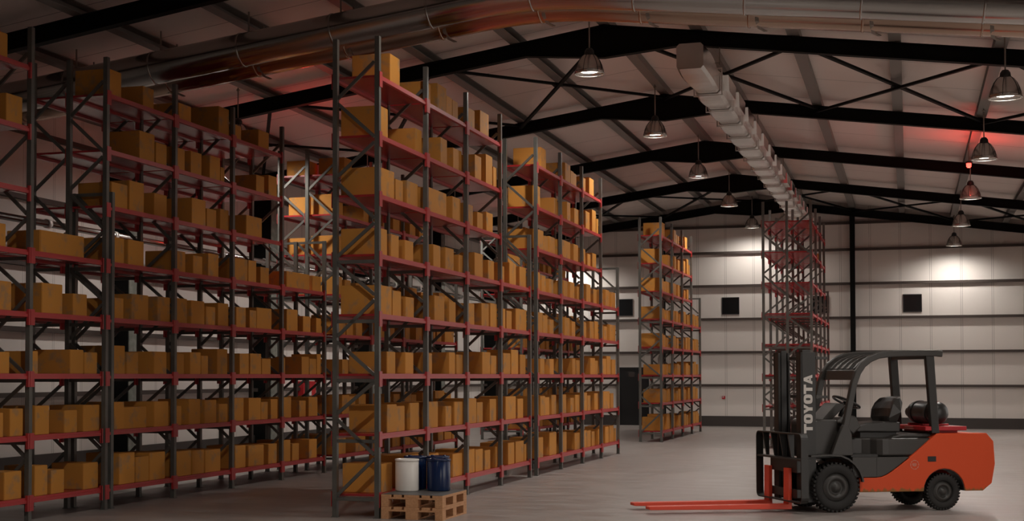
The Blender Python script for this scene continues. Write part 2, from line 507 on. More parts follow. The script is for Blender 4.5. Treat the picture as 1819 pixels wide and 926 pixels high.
for a, b in zip(segs[1:-1], segs[2:]):
    mb = MB()
    y0_, y1_ = a+.35, b-.35
    mb.prism([(y0_, -.10), (y1_, -.10), (y1_+.12, .16), (y0_-.12, .16)], 0, hw-.02, hw+.11)
    build('side_outlet', mb, M['ductwhite'], sd, bevel=.006)
for y in FR:
    if 24 < y < 52:
        y_ = y-23.9
        build('hanger', MB().bar((-hw-.03, y_, hh), (-hw-.03, y_, .56), .018, .018).bar((hw+.03, y_, hh), (hw+.03, y_, .55), .018, .018).box(-hw-.05, hw+.05, y_-.02, y_+.02, hh+.022, hh+.04), M['rod'], sd)

# ------------------------------------------------------------------ pendant lamps
LZ = 6.94
def lamp_meshes():
    me = {}
    me['rod'] = MB().tube([(0,0,.42), (0,0,1.17)], .012, 8).lathe([(.03, 1.10), (.03, 1.13)], n=10).mesh('hanging_rod', M['rod'])
    me['cap'] = MB().lathe([(.0, .45), (.045, .44), (.075, .40), (.085, .33), (.07, .32), (0, .32)], n=20).mesh('lamp_cap', M['lampcap'])
    prof = [(.085, .335), (.13, .30), (.18, .23), (.215, .15), (.238, .07), (.248, .015)]
    me['shade'] = MB().lathe(prof + [(r-.006, z-.002) for r, z in prof[::-1]], n=32, close=True).mesh('lamp_shade', M['dome'])
    mb = MB()
    for k in range(6):
        a = 2*math.pi*k/6 + .3
        mb.tube([(r*1.004*math.cos(a), r*1.004*math.sin(a), z) for r, z in prof], .005, 6)
    me['ribs'] = mb.mesh('shade_ribs', M['lampcap'])
    me['rim'] = MB().lathe([(.243, .012), (.258, .012), (.258, -.006), (.243, -.006)], n=32, close=True).mesh('shade_rim', M['rim'])
    me['bulb'] = MB().lathe([(.0, .16), (.06, .15), (.14, .055), (.14, .040), (0, .036)], n=24).mesh('lamp_bulb', M['bulb'])
    return me
LM = lamp_meshes()
LIGHT_W = 330
def lamp(x, y, lab, grp, w=1.0):
    t = thing('pendant_lamp', lab, 'lamp', (x, y, LZ if x > -8 and x < -2 else LZ-.82), group=grp)
    dz = rz_(x) - t.location[2]
    for n, k in (('hanging_rod','rod'), ('lamp_cap','cap'), ('lamp_shade','shade'), ('shade_ribs','ribs'), ('shade_rim','rim'), ('lamp_bulb','bulb')):
        o = put(n, LM[k], t)
        if k == 'rod':
            f = (dz-.42)/.75; o.scale = (1, 1, f); o.location = (0, 0, .42-.42*f)
    ld = bpy.data.lights.new('lamp_light', 'SPOT'); ld.energy = LIGHT_W*w; ld.color = (1, .94, .865)
    ld.spot_size = R(168); ld.spot_blend = .7; ld.shadow_soft_size = .12
    lo = bpy.data.objects.new('lamp_light', ld); COL.objects.link(lo); lo.parent = t; lo.location = (0, 0, .0)
    return t
NM = ['nearest', 'second', 'third', 'fourth', 'farthest']
for k in range(-3, 5):
    y = 24.57 + 6.87*k
    if k >= 0:
        lab = ['clear dome pendant lamp glowing brightest, nearest of the lamp row', 'second pendant lamp of the row, bulb just showing at its rim',
               'third pendant lamp of the row under the ridge', 'fourth pendant lamp of the row, next before the farthest',
               'farthest pendant lamp of the row, in front of the far wall'][k]
    else: lab = '%s ridge lamp hanging on the viewer side of the round ducts' % ['first', 'second', 'third'][-1-k]
    lamp(XM-.02, y, lab, w={-3: .3, -2: 1.65, -1: .36, 4: .62}.get(k, 1), grp= 'pendant lamps under the ridge' if k >= 0 else 'pendant lamps out of view')
for k in range(-1, 5):
    y = 24.57 + 6.87*k
    nth = ['farthest', 'second-farthest', 'third-farthest', 'fourth-farthest', 'fifth-farthest', 'sixth-farthest'][4-k]
    lab = {0: 'pendant lamp hanging over the dim left rack, only its rod in view', 1: 'pendant lamp behind the tall racks, only its rod in view'}.get(k, '%s pendant lamp of the row along the left wall' % nth)
    if k >= 0: lamp(-11.69, y, lab, 'pendant lamps along the left wall', .9)
    lamp(1.46, y, '%s pendant lamp of the row at the right edge' % nth, 'pendant lamps at the right edge', .7 if k == 4 else 1.1)

# red lamps added to tint the roof, on a shelf and at right
def tint_lamp(x, y, z, lab, up, pw):
    t = thing('added_tint_lamp', lab, 'tint_lamp', (x, y, z))
    s_ = 1 if up else -1
    build('tint_lamp_base', MB().lathe([(.07, 0), (.07, s_*.05), (.05, s_*.05), (0, s_*.05)], n=18), M['lampcap'], t)
    build('tint_lamp_lens', MB().lathe([(.055, s_*.051), (.055, s_*.12), (.03, s_*.15), (0, s_*.155)], n=18), M['tint_lamp'], t)
    if not up: build('hanging_rod', MB().tube([(0, 0, 0), (0, 0, rz_(x)+.03-z)], .012, 8), M['rod'], t)
    ld = bpy.data.lights.new('tint_light', 'POINT'); ld.energy = pw; ld.color = (1, .06, .04); ld.shadow_soft_size = .1
    lo = bpy.data.objects.new('tint_light', ld); COL.objects.link(lo); lo.parent = t; lo.location = (0, 0, s_*.3)
tint_lamp(-11.05, 27.05, 5.6375, 'added red lamp tinting the roof from the top shelf of the brightly lit rack', True, 12)
tint_lamp(1.35, 36.2, 6.75, 'added red lamp hanging at the right edge to tint the roof', False, 34)

# ------------------------------------------------------------------ pallet racks
BAY, DEP, PH, SH = 1.9638, .5717, 6.1186, 4.30
LV = [.30 + .7625*(8-k) for k in range(1, 9)]
BRACE = [('f',5.80,'b',5.35),('b',5.29,'f',4.84),('f',4.77,'b',4.35),('b',4.27,'f',3.80),('f',3.74,'b',3.325),('h',3.25),
         ('b',3.23,'f',2.83),('f',2.76,'b',2.30),('h',2.49),('b',2.23,'f',1.81),('h',1.736),('f',1.72,'b',1.316),('b',1.237,'f',.80),('h',.968),('f',.75,'b',.276),('h',.234)]

def post_mesh(h, w):
    """C-section post, outer corner at x=0, y=0, open towards the rack"""
    d = .07
    P = [(-w, -d), (0, -d), (0, 0), (-w, 0), (-w, -.02), (-w+.006, -.02), (-w+.006, -.008), (-.008, -.008), (-.008, -d+.008), (-w+.006, -d+.008), (-w+.006, -.05), (-w, -.05)]
    mb = MB().prism(P, 2, .008, h)
    mb.box(-w-.012, .012, -d-.012, .012, 0, .008)
    return mb.mesh('upright_post', M['post'])

def brace_mesh(short):
    mb = MB(); xf, xb, y = -.075, -DEP-.005, -.035
    for b in BRACE:
        if b[0] == 'h':
            mb.box(xb, xf+.02, y-.015, y+.015, b[1]-.022, b[1]+.022)
        else:
            z0, z1 = b[1], b[3]
            if short and max(z0, z1) > SH: continue
            x0 = xf if b[0] == 'f' else xb; x1 = xf if b[2] == 'f' else xb
            mb.bar((x0, y, z0), (x1, y, z1), .03, .042)
    if short: mb.box(xb-.005, xf+.02, y-.015, y+.015, SH-.045, SH-.002)
    return mb.mesh('bracing', M['post'])

def beam_mesh(front, last):
    """stepped box beam with its two hooked end plates, local y from one post line to the next"""
    mb = MB()
    L_ = BAY
    if front:
        P = [(-.052, 0), (-.022, 0), (-.022, -.028), (-.004, -.028), (-.004, -.066), (-.052, -.066)]
        mb.prism([(p[0], p[1]) for p in P], 1, .0, L_-.07)
        mb.box(.0005, .009, -.068, .034, -.165, .03); mb.box(-.04, .009, .0005, .006, -.165, .03)
        mb.box(-.024, .009, L_-.106, L_-.098, -.165, .03); mb.box(.0005, .009, L_-.106, L_-.072, -.165, .03); mb.box(-.024, .0005, L_-.0765, L_-.0705, -.165, .03)
    else:
        x = -DEP-.07
        P = [(x+.052, 0), (x+.022, 0), (x+.022, -.028), (x+.004, -.028), (x+.004, -.066), (x+.052, -.066)]
        mb.prism(P, 1, .0, L_-.07)
        mb.box(x-.009, x-.0005, -.068, .034, -.165, .03); mb.box(x-.009, x-.0005, L_-.112, L_-.072, -.165, .03)
        mb.box(x-.009, x+.04, L_-.0765, L_-.0705, -.165, .03)
    return mb.mesh('shelf_beam', M['red'])

def deck_mesh(back):
    x1 = -.024 if not back else .0
    mb = MB().box(-DEP-.045, x1, .004, BAY-.074, -.03, -.001)
    return mb.mesh('shelf_deck', M['deck'])

RM = {'pt': post_mesh(PH, .062), 'ps': post_mesh(SH, .062), 'bt': brace_mesh(False), 'bs': brace_mesh(True),
      'bf': beam_mesh(True, False), 'bb': beam_mesh(False, False), 'dk': deck_mesh(False), 'dkb': deck_mesh(True)}

def rack(x, y, label, group, back=False, cut=None, frame0=True):
    t = thing('pallet_rack', label, 'rack', (x, y, 0), group=group)
    for i in range(5):
        s_ = i == 4
        xs = [-DEP] if back else [0, -DEP]
        for xx in xs:
            put('upright_post', RM['ps' if s_ else 'pt'], t, (xx, i*BAY, 0))
        put('bracing', RM['bs' if s_ else 'bt'], t, (0, i*BAY, 0))
    for i in range(4):
        for k in range(1, 9):
            if i == 3 and k < 4: continue
            z = LV[k-1]
            if cut and i == 3:      # bay stops at the neighbouring rack's end frame
                f = cut/BAY
                if not back: o = put('shelf_beam', RM['bf'], t, (0, i*BAY, z)); o.scale = (1, f, 1)
                o = put('shelf_deck', RM['dk'], t, (0, i*BAY, z)); o.scale = (1, f, 1)
                o = put('shelf_beam', RM['bb'], t, (0, i*BAY, z)); o.scale = (1, f, 1)
                continue
            if not back: put('shelf_beam', RM['bf'], t, (0, i*BAY, z))
            put('shelf_beam', RM['bb'], t, (0, i*BAY, z))
            put('shelf_deck', RM['dkb' if back else 'dk'], t, (0, i*BAY, z))
    return t

XA, YA, YB, YC = -6.3158, 17.4837, 25.8403, 39.9677
XD, YD = -10.2115, 17.4365
GR = 'pallet racks in the hall'
rack(XA, YA, 'tall grey and red rack of cartons standing right behind the drum pallet', GR)
rack(XA, YB, 'carton rack next in line beyond the rack behind the drum pallet', GR)
rack(XA, YC, 'carton rack standing alone in front of the black door', GR)
rack(XD, YD, 'dim carton rack along the aisle at the left edge of the view', GR)
rack(XD-DEP, YD, 'empty rear half backing onto the dim left carton rack', GR, back=True)
rack(XD, 9.735, 'nearest rack at the far left edge, running into the dim carton rack', GR, cut=1.735)
rack(XD, YB, 'brightly lit carton rack seen between the dim rack and the tall end rack', GR)
rack(XD-DEP, YB, 'rear half backing onto the brightly lit carton rack', GR, back=True)
rack(XD, YC, 'distant carton rack glimpsed through the shelves of the middle rack', GR)
rack(XD-DEP, YC, 'rear half backing onto the distant glimpsed carton rack', GR, back=True)
rack(-2.22, 37.37, 'right half of the empty double rack behind the forklift mast', GR)
rack(-2.22-DEP, 37.37, 'left half of the empty double rack behind the forklift mast', GR, back=True)

# ------------------------------------------------------------------ cartons
LOAD_PLAIN={1:[(0.516,0.928,0.388),(1.976,2.274,0.298),(2.582,3.034,0.386),(3.039,3.325,0.291),(3.335,3.617,0.28),(4.082,4.505,0.304),(4.835,5.331,0.382)],
2:[(0.126,0.452,0.396),(1.586,1.875,0.338),(2.737,3.059,0.388),(3.389,3.815,0.332),(4.501,4.888,0.39),(5.163,5.558,0.492),(5.577,5.802,0.342)],
3:[(0.126,0.698,0.367),(0.773,1.085,0.295),(1.212,1.681,0.328),(1.976,2.145,0.329),(2.16,3.029,0.355),(3.319,3.737,0.358),(3.957,4.424,0.332),(4.65,4.965,0.266),(5.177,5.572,0.322)],
4:[(0.127,0.419,0.343),(0.569,0.896,0.306),(1.157,1.514,0.279),(1.976,2.129,0.284),(2.381,2.723,0.324),(2.973,3.383,0.331),(3.636,3.839,0.274),(4.505,4.98,0.379),(5.25,5.626,0.315),(6.097,6.294,0.28),(6.583,7.041,0.376),(7.314,7.766,0.357)],
5:[(0.128,0.599,0.373),(0.655,1.008,0.334),(1.175,1.527,0.276),(1.976,2.137,0.335),(2.446,2.917,0.36),(3.132,3.475,0.307),(3.94,4.139,0.317),(4.175,4.501,0.331),(4.893,5.311,0.365),(5.409,5.802,0.389),(6.169,6.327,0.332),(6.43,6.777,0.312),(7.036,7.766,0.371)],
6:[(0.421,0.743,0.288),(1.157,1.512,0.29),(1.976,2.327,0.293),(3.157,3.472,0.32),(3.5,3.839,0.292),(4.92,5.404,0.352),(5.417,5.757,0.301),(6.177,6.676,0.353),(6.72,7.187,0.417),(7.323,7.733,0.343)],
7:[(0.421,0.8,0.362),(0.808,1.156,0.334),(1.349,1.749,0.367),(1.976,2.597,0.368),(2.966,3.264,0.291),(3.43,3.839,0.347),(4.15,4.591,0.385),(4.603,4.947,0.319),(5.366,5.745,0.358),(6.304,7.022,0.386),(7.131,7.523,0.337)],
8:[(0.192,0.622,0.371),(1.165,1.724,0.425),(1.976,2.631,0.396),(3.344,3.839,0.337),(4.146,4.507,0.364),(4.525,4.942,0.346),(5.05,5.374,0.307),(5.692,5.802,0.338),(6.49,6.904,0.364),(6.997,7.562,0.367),(7.6,7.766,0.293)]}
LOAD_DENSE={1:[(0.083,0.424,0.357),(1.044,1.366,0.3),(2.133,2.526,0.252),(3.468,3.839,0.433),(4.025,4.308,0.239),(4.977,5.411,0.303)],
2:[(0.934,1.383,0.407),(1.415,1.752,0.312),(1.976,2.343,0.334),(2.532,2.899,0.349),(3.169,3.531,0.372),(3.536,3.683,0.237),(4.876,5.211,0.289),(5.391,5.74,0.35)],
3:[(0.176,0.61,0.342),(0.674,1.091,0.426),(1.381,1.776,0.334),(2.576,3.035,0.4),(3.064,3.394,0.29),(3.522,3.839,0.334),(4.496,5.135,0.337)],
4:[(0.252,0.524,0.354),(0.636,1.093,0.356),(2.008,2.36,0.312),(2.616,2.934,0.284),(3.13,3.495,0.358),(4.078,4.572,0.36),(4.583,4.905,0.359),(5.062,5.407,0.281),(6.153,7.204,0.285),(7.34,7.766,0.28)],
5:[(0.268,0.515,0.282),(0.749,1.245,0.361),(1.484,1.875,0.362),(2.076,2.422,0.369),(2.558,3.002,0.358),(3.048,3.377,0.287),(3.459,3.839,0.361),(4.132,4.503,0.329),(4.644,4.91,0.298),(4.92,5.535,0.353),(6.185,6.666,0.382),(6.917,7.269,0.285),(7.53,7.766,0.27)],
6:[(0.258,0.562,0.389),(0.613,0.941,0.302),(1.395,1.78,0.324),(2.084,2.341,0.305),(2.522,2.881,0.331),(2.89,3.125,0.281),(3.451,3.835,0.397),(4.26,4.624,0.337),(4.669,5.113,0.342),(5.124,5.497,0.261),(5.964,6.116,0.282),(6.86,7.193,0.315),(7.205,7.534,0.284),(7.565,7.766,0.372)],
7:[(0.267,0.548,0.376),(0.56,1.196,0.299),(1.394,1.839,0.362),(2.091,2.256,0.287),(2.494,2.883,0.381),(3.006,3.435,0.359),(3.504,3.832,0.29),(4.071,4.438,0.374),(4.629,5.102,0.366),(5.113,5.394,0.293),(5.517,5.802,0.335),(6.052,6.377,0.361),(6.733,7.044,0.289),(7.184,7.599,0.348)],
8:[(0.425,0.849,0.427),(0.875,1.257,0.354),(1.268,1.746,0.394),(2.117,2.578,0.371),(2.612,3.013,0.361),(3.048,3.594,0.346),(4.115,4.519,0.364),(4.629,5.239,0.34),(5.409,5.779,0.336),(6.057,6.352,0.375),(6.427,6.737,0.298),(7.2,7.584,0.342)]}


def carton_mesh():
    """closed flap carton: shallow centre groove between the two top flaps, soft edges"""
    bm = bmesh.new()
    g = .012
    P = [(-.5, 0), (.5, 0), (.5, 1), (g, 1), (0, .985), (-g, 1), (-.5, 1)]
    a = [bm.verts.new((p[0], -.5, p[1])) for p in P]; b = [bm.verts.new((p[0], .5, p[1])) for p in P]
    bm.faces.new(a); bm.faces.new(b[::-1])
    n = len(P)
    for i in range(n): bm.faces.new((a[i], b[i], b[(i+1) % n], a[(i+1) % n]))
    bmesh.ops.recalc_face_normals(bm, faces=bm.faces)
    ed = [e for e in bm.edges if e.is_manifold and e.calc_face_angle() > 1.2]
    bmesh.ops.bevel(bm, geom=ed, offset=.014, segments=2, affect='EDGES')
    me = bpy.data.meshes.new('cardboard_box'); bm.to_mesh(me); bm.free()
    me.materials.append(M['card']); return me
CM = carton_mesh()
ORD = ['first', 'second', 'third', 'fourth', 'fifth', 'sixth', 'seventh', 'eighth', 'ninth', 'tenth', 'eleventh', 'twelfth', 'thirteenth', 'fourteenth']
SHN = {1: 'top shelf', 2: 'second-highest shelf', 3: 'third-highest shelf', 4: 'fourth-highest shelf', 5: 'fourth-lowest shelf', 6: 'third-lowest shelf', 7: 'second-lowest shelf', 8: 'bottom shelf'}
def carton_dims(rng, x, k, a, b, h, first):
    dp = min(.565, max(.40, rng.uniform(.42, .55))) if not first else .53
    ins = .066 + (0 if first else rng.uniform(0, .012))
    return x-ins-dp/2, (a+b)/2, LV[k-1], dp, b-a, h, rng.uniform(-.8, .8)
def size_word(w, h):
    if w > .58: return 'wide '
    if h > 1.12*w: return 'tall slim '
    if h > .385: return 'tall '
    if w < .3: return 'narrow '
    return ''
def load(x, y, table, where, group):
    rng = random.Random(int(x*1000)+int(y*100))
    for k, row in table.items():
        for i, (a, b, h) in enumerate(row):
            cx, cy, z, dp, w, hh_, rot = carton_dims(rng, x, k, a, b, h, i == 0)
            o = put('cardboard_box', CM, None, (cx, y+cy, z-.0005), (0, 0, R(rot)))
            o.scale = (dp, w-.004, h)
            tag(o, '%scarton, %s from near end, %s of %s' % (size_word(w, h), ORD[i], SHN[k], where), 'box', group)
load(XA, YA, LOAD_PLAIN, 'the rack behind the drums', 'cartons on the rack behind the drums')
load(XD, YD, LOAD_DENSE, 'the dim left rack', 'cartons on the dim left rack')
load(XA, YB, LOAD_PLAIN, 'the next rack in line', 'cartons on the second rack in line')
load(XA, YC, LOAD_PLAIN, 'rack before the black door', 'cartons on the rack before the black door')
o = put('cardboard_box', CM, None, (-2.52, 42.6, LV[1]-.0005), (0, 0, .1)); o.scale = (.36, .4, .33)
tag(o, 'single small carton left on the otherwise empty rack', 'box')

# cartons of the racks glimpsed through the others, past the three hundred shown largest
mb = MB(); rng = random.Random(5)
cv = [v.co.copy() for v in CM.vertices]; cf = [tuple(p.vertices) for p in CM.polygons]
def stuff_box(cx, cy, z, dp, w, h):
    mb.add([(cx+v.x*dp, cy+v.y*w, z+v.z*h) for v in cv], cf)
for x, y, tb in ((XD, YB, LOAD_PLAIN), (XD, YC, LOAD_PLAIN), (XD, 9.735, LOAD_DENSE)):
    for k, row in tb.items():
        for i, (a, b, h) in enumerate(row):
            if y < 15 and b > 7.6: continue
            cx, cy, z, dp, w, hh_, rot = carton_dims(rng, x, k, a, b, h, i == 0)
            stuff_box(cx, y+cy, z-.0005, dp, w-.004, h)
for k, a, b, h, off in ((1, .12, .6, .30, .03), (2, .15, .8, .36, .0), (3, .2, .7, .34, .05), (4, .25, .9, .3, .02), (5, 1.0, 1.6, .34, 0), (5, .2, .8, .3, .03), (6, .3, 1.0, .3, 0), (7, .1, .7, .35, 0), (8, .3, 1.1, .36, .0), (2, 2.2, 2.8, .3, 0), (1, 2.4, 3.0, .33, 0), (7, 2.1, 2.7, .35, 0), (8, 2.3, 3.1, .36, .0)):
    stuff_box(XD-DEP-.05-off-.23, YB+(a+b)/2, LV[k-1]-.0005, .44, b-a, h)
so = build('cardboard_boxes', mb, M['card'])
tag(so, 'many brown cartons on the racks glimpsed behind the front racks', 'boxes'); so['kind'] = 'stuff'

# ------------------------------------------------------------------ two stacked pallets with drums
PX0, PX1, PY0, PY1 = -6.287, -5.477, 17.41, 18.46
def pallet_parts(t):
    W, D_ = PX1-PX0, PY1-PY0
    H_ = .155
    # bottom runners, blocks, stringer boards, deck boards
    for x0, x1 in ((0, .10), (W/2-.082, W/2+.082), (W-.10, W)):
        build('runner_board', MB().box(x0, x1, 0, D_, 0, .02), M['wood'], t, bevel=.002, seg=1)
        for y0, y1 in ((0, .145), (D_/2-.075, D_/2+.075), (D_-.145, D_)):
            build('block', MB().box(x0, x1, y0+.001, y1-.001, .02, .098), M['wood'], t, bevel=.002, seg=1)
    for y0, y1 in ((0, .145), (D_/2-.075, D_/2+.075), (D_-.145, D_)):
        build('stringer_board', MB().box(0, W, y0, y1, .098, .12), M['wood'], t, bevel=.002, seg=1)
    g = [0, .135, .165, .275, .305, .505, .535, .645, .675, W]
    for i in range(0, 10, 2):
        build('deck_board', MB().box(g[i], g[i+1], 0, D_, .12, H_-.002), M['wood'], t, bevel=.002, seg=1)
for i, lab in enumerate(('lower wooden pallet of the two standing on the floor', 'upper wooden pallet carrying the drums on its grey top sheet')):
    t = thing('wooden_pallet', lab, 'pallet', (PX0, PY0, .155*i - .001*i), group='two stacked pallets')
    pallet_parts(t)
    if i: build('top_sheet', MB().box(.002, PX1-PX0-.002, .002, PY1-PY0-.002, .153, .157), M['sheet'], t)
ZT = .3105
def drum(x, y, lab, body, lidm, h, r, bung):
    t = thing('drum', lab, 'drum', (x, y, ZT), group='drums on the pallet')
    build('drum_body', MB().lathe([(0, 0), (r-.02, 0), (r-.006, .006), (r-.001, .02), (r-.001, h-.035), (r-.004, h-.03), (0, h-.03)], n=40), body, t)
    build('lid', MB().lathe([(0, h-.029), (r+.0015, h-.029), (r+.004, h-.022), (r+.004, h-.008), (r+.0, h), (r-.014, h), (r-.018, h-.008), (0, h-.008)], n=40), lidm, t)
    if bung:
        for q in (-1, 1): build('bung_cap', MB().lathe([(0, h-.0075), (.026, h-.0075), (.026, h+.006), (.022, h+.010), (0, h+.010)], (q*r*.55, .02, 0), n=16), lidm, t)
drum(-6.140, 17.99, 'glossy white drum at the front of the pallet', M['white'], M['white'], .415, .153, False)
drum(-5.765, 18.165, 'navy blue drum at the front right of the pallet', M['blue'], M['bluelid'], .415, .153, True)
drum(-6.135, 18.31, 'navy blue drum directly behind the white drum', M['blue'], M['bluelid'], .435, .15, True)
drum(-5.87, 18.46-.0, 'navy blue drum at the back of the pallet between the other two', M['blue'], M['bluelid'], .435, .15, True)

# ------------------------------------------------------------------ forklift; local x runs rearwards, y away from the viewer's side
fl = thing('forklift', 'dark and orange forklift with long red forks parked at the right', 'forklift', (-.908, 20.126, 0), R(29))
def F(name, mb, m, bevel=0, seg=2, parent=fl, label=None):
    o = build(name, mb, m, parent, bevel=bevel, seg=seg)
    if label: o['label'] = label
    return o
def wheel(s, p0, p1, r, near):
    c = (p0+p1)/2; hw_ = (p1-p0)/2
    mb = MB().lathe([(r*.56, -hw_+.02), (r*.62, -hw_), (r*.82, -hw_-.004), (r*.93, -hw_+.012), (r-.022, -hw_+.035), (r-.022, hw_-.035), (r*.93, hw_-.012), (r*.82, hw_+.004), (r*.62, hw_), (r*.56, hw_-.02)], (s, c, r), 1, 56, close=True)
    nl = 34
    for k in range(nl):
        a = 2*math.pi*k/nl
        for sd_ in (-1, 1):
            a2 = a + (.09 if sd_ > 0 else 0)
            def P(rr, aa, y): return (s+rr*math.sin(aa), c+y, r+rr*math.cos(aa))
            w0 = .055
            i0, i1 = sd_*(hw_-.005), sd_*.012
            ang = [(a2-w0, i0), (a2+w0*.7, i0), (a2+w0*.7+.10, i1), (a2-w0+.10, i1)]
            v = [P(r-.03 if j < 2 else r-.03, q, y) for j, (q, y) in enumerate(ang)] + [P(r-.004 if j < 2 else r, q, y) for j, (q, y) in enumerate(ang)]
            mb.add(v, [(0,1,2,3), (4,5,6,7), (0,1,5,4), (1,2,6,5), (2,3,7,6), (3,0,4,7)])
    w = F('wheel', mb, M['rubber'])
    q = -1 if near else 1
    pr = [(0, .035), (.05*r/.33, .04), (.06*r/.33, .0), (.10*r/.33, -.002), (.105*r/.33, .022), (.145*r/.33, .026), (.165*r/.33, -.004), (.19*r/.33, .0), (.19*r/.33, -.06), (0, -.06)]
    F('wheel_disc', MB().lathe([(a_, q*(hw_-.028+b_)) for a_, b_ in pr], (s, c, r), 1, 40), M['wheelgrey'], parent=w)
    return w
wheel(0, .0, .215, .33, True); wheel(0, .885, 1.10, .33, False)
wheel(1.56, .07, .235, .25, True); wheel(1.56, .905, 1.07, .25, False)
F('front_axle', MB().lathe([(.06, .2), (.06, .9)], (0, 0, .33), 1, 16).box(-.16, .16, .30, .80, .19, .55), M['truckdark'])
F('rear_axle', MB().lathe([(.05, .2), (.05, .95)], (1.56, 0, .25), 1, 16), M['truckdark'])
# orange body sides with wheel arch and counterweight
arch = [(1.56+.30*math.cos(R(a)), .26+.30*math.sin(R(a))) for a in range(180, -1, -15)]
top = [(2.12, .26), (2.25, .36), (2.30, .62), (2.28, .92), (2.18, 1.03), (1.46, 1.03), (1.285, .886), (1.05, .70), (.862, .565), (.74, .487), (.66, .458), (.58, .450), (.345, .448)]
side = [(.345, .26)] + arch + top
body = MB().prism(side, 1, .045, .25).prism(side, 1, .85, 1.055)
body.prism([(.345, .262), (1.2, .262), (1.2, .57), (1.9, .57), (1.9, .262), (2.10, .262), (2.24, .36), (2.285, .62), (2.265, .92), (2.17, 1.025), (1.5, 1.025), (1.285, .80), (1.05, .66), (.66, .445), (.345, .445)], 1, .251, .849)
F('truck_body', body, M['orange'], bevel=.008)
F('arch_liner', MB().prism([(1.56+.305*math.cos(R(a)), .262+.305*math.sin(R(a))) for a in range(180, -1, -15)] + [(1.56+.29*math.cos(R(a)), .262+.29*math.sin(R(a))) for a in range(0, 181, 15)], 1, .06, .2505), M['truckdark'])
F('body_slot', MB().box(1.32, 1.44, .041, .0445, .655, .725), M['dark'], bevel=.001)
F('side_panel', MB().prism([(.25, .455), (.60, .456), (.66, .464), (.735, .495), (.86, .572), (1.045, .708), (1.06, .722), (.25, .722)], 1, .052, 1.048), M['truckgrey'], bevel=.006)
F('panel_seam', MB().box(.594, .600, .049, .0515, .462, .716), M['wheelgrey'])
F('floor_step', MB().box(-.20, .64, .20, .90, .70, .765).box(.25, .64, .10, 1.0, .71, .76), M['truckdark'], bevel=.01)
F('engine_hood', MB().prism([(.265, .27), (.48, .25), (.58, .205), (.635, .13), (.70, .09), (.78, .082), (1.54, .082), (1.54, 1.018), (.78, 1.018), (.70, 1.01), (.635, .97), (.58, .895), (.48, .85), (.265, .83)], 2, .728, .968), M['truckgrey'], bevel=.03, seg=4)
F('hood_deck', MB().prism([(.84, .968), (1.52, .968), (1.52, 1.04), (1.0, 1.01)], 1, .16, .94), M['truckgrey'], bevel=.02, seg=3)
F('seat_base', MB().box(.50, 1.03, .33, .77, .96, 1.045), M['truckdark'], bevel=.01)
F('seat_cushion', MB().prism([(.44, 1.045), (1.07, 1.035), (1.07, 1.175), (.86, 1.18), (.58, 1.165), (.46, 1.135), (.43, 1.09)], 1, .29, .81), M['vinyl'], bevel=.03, seg=4)
# curved backrest with wings
bk = MB(); n = 14; vs = []; fs = []
for i, (s0, z) in enumerate(((1.015, 1.16), (.985, 1.25), (1.005, 1.36), (1.055, 1.45), (1.10, 1.515), (1.155, 1.525), (1.165, 1.45), (1.13, 1.33), (1.10, 1.22), (1.08, 1.16))):
    hwid = {0: .21, 1: .26, 2: .275, 3: .27, 4: .215, 5: .20, 6: .25, 7: .265, 8: .25, 9: .20}[i]
    for j in range(n+1):
        u = -1+2*j/n
        wing = -.085*abs(u)**2.4 if i <= 4 else -.06*abs(u)**2.4
        vs.append((s0+wing, .55+hwid*u, z - .02*u*u))
for i in range(10):
    i2 = (i+1) % 10
    for j in range(n): fs.append((i*(n+1)+j, i*(n+1)+j+1, i2*(n+1)+j+1, i2*(n+1)+j))
fs += [tuple(i*(n+1) for i in range(10)), tuple(i*(n+1)+n for i in range(9, -1, -1))]
F('seat_backrest', bk.add(vs, fs, False), M['vinyl'], bevel=.012)
F('dash_cowl', MB().prism([(-.235, .70), (.17, .70), (.17, 1.10), (.12, 1.215), (-.19, 1.22), (-.235, 1.17)], 1, .20, .90), M['truckgrey'], bevel=.035, seg=3)
F('dash_panel', MB().prism([(-.02, 1.21), (.12, 1.21), (.32, 1.40), (.24, 1.43), (.19, 1.43)], 1, .36, .74), M['truckgrey'], bevel=.012)
F('lever_box', MB().prism([(.10, 1.18), (.30, 1.02), (.42, 1.12), (.34, 1.26), (.24, 1.28)], 1, .12, .26), M['truckgrey'], bevel=.02)
# steering wheel
cs, nz = Vector((.42, .55, 1.44)), Vector((.43, 0, .90)).normalized()
e1 = Vector((0, 1, 0)); e2 = nz.cross(e1).normalized()
st = MB().tube([cs+(e1*math.cos(2*math.pi*k/28)+e2*math.sin(2*math.pi*k/28))*.185 for k in range(28)], .017, 10, closed=True)
sw = F('steering_wheel', st, M['vinyl'])
mb = MB().tube([cs+nz*-.22, cs+nz*-.01], .03, 12).lathe([(0, .0), (.045, .0), (.045, .02), (0, .03)], tuple(cs+Vector((0, 0, -.012))), 2, 16)
for a in (90, 210, 330): mb.bar(cs, cs+(e1*math.cos(R(a))+e2*math.sin(R(a)))*.18, .022, .012)
F('steering_spokes', mb, M['vinyl'], parent=sw)
# fenders
for p0, p1 in ((.0, .24), (.86, 1.10)):
    pts = [(-.36, .745), (-.10, .755), (.06, .745), (.17, .70), (.26, .63), (.325, .545), (.36, .46), (.372, .40)]
    F('fender', MB().sweep([(s, (p0+p1)/2, z) for s, z in pts], p1-p0+.02, .022, smooth=False), M['truckgrey'])
    F('fender_skirt', MB().prism([(-.18, .72), (.04, .735), (.16, .69), (.25, .62), (.315, .54), (.345, .452), (.40, .452), (.40, .735), (.25, .80), (-.18, .80)], 1, .215 if p0 < .5 else .86, .235 if p0 < .5 else .88), M['truckdark'])
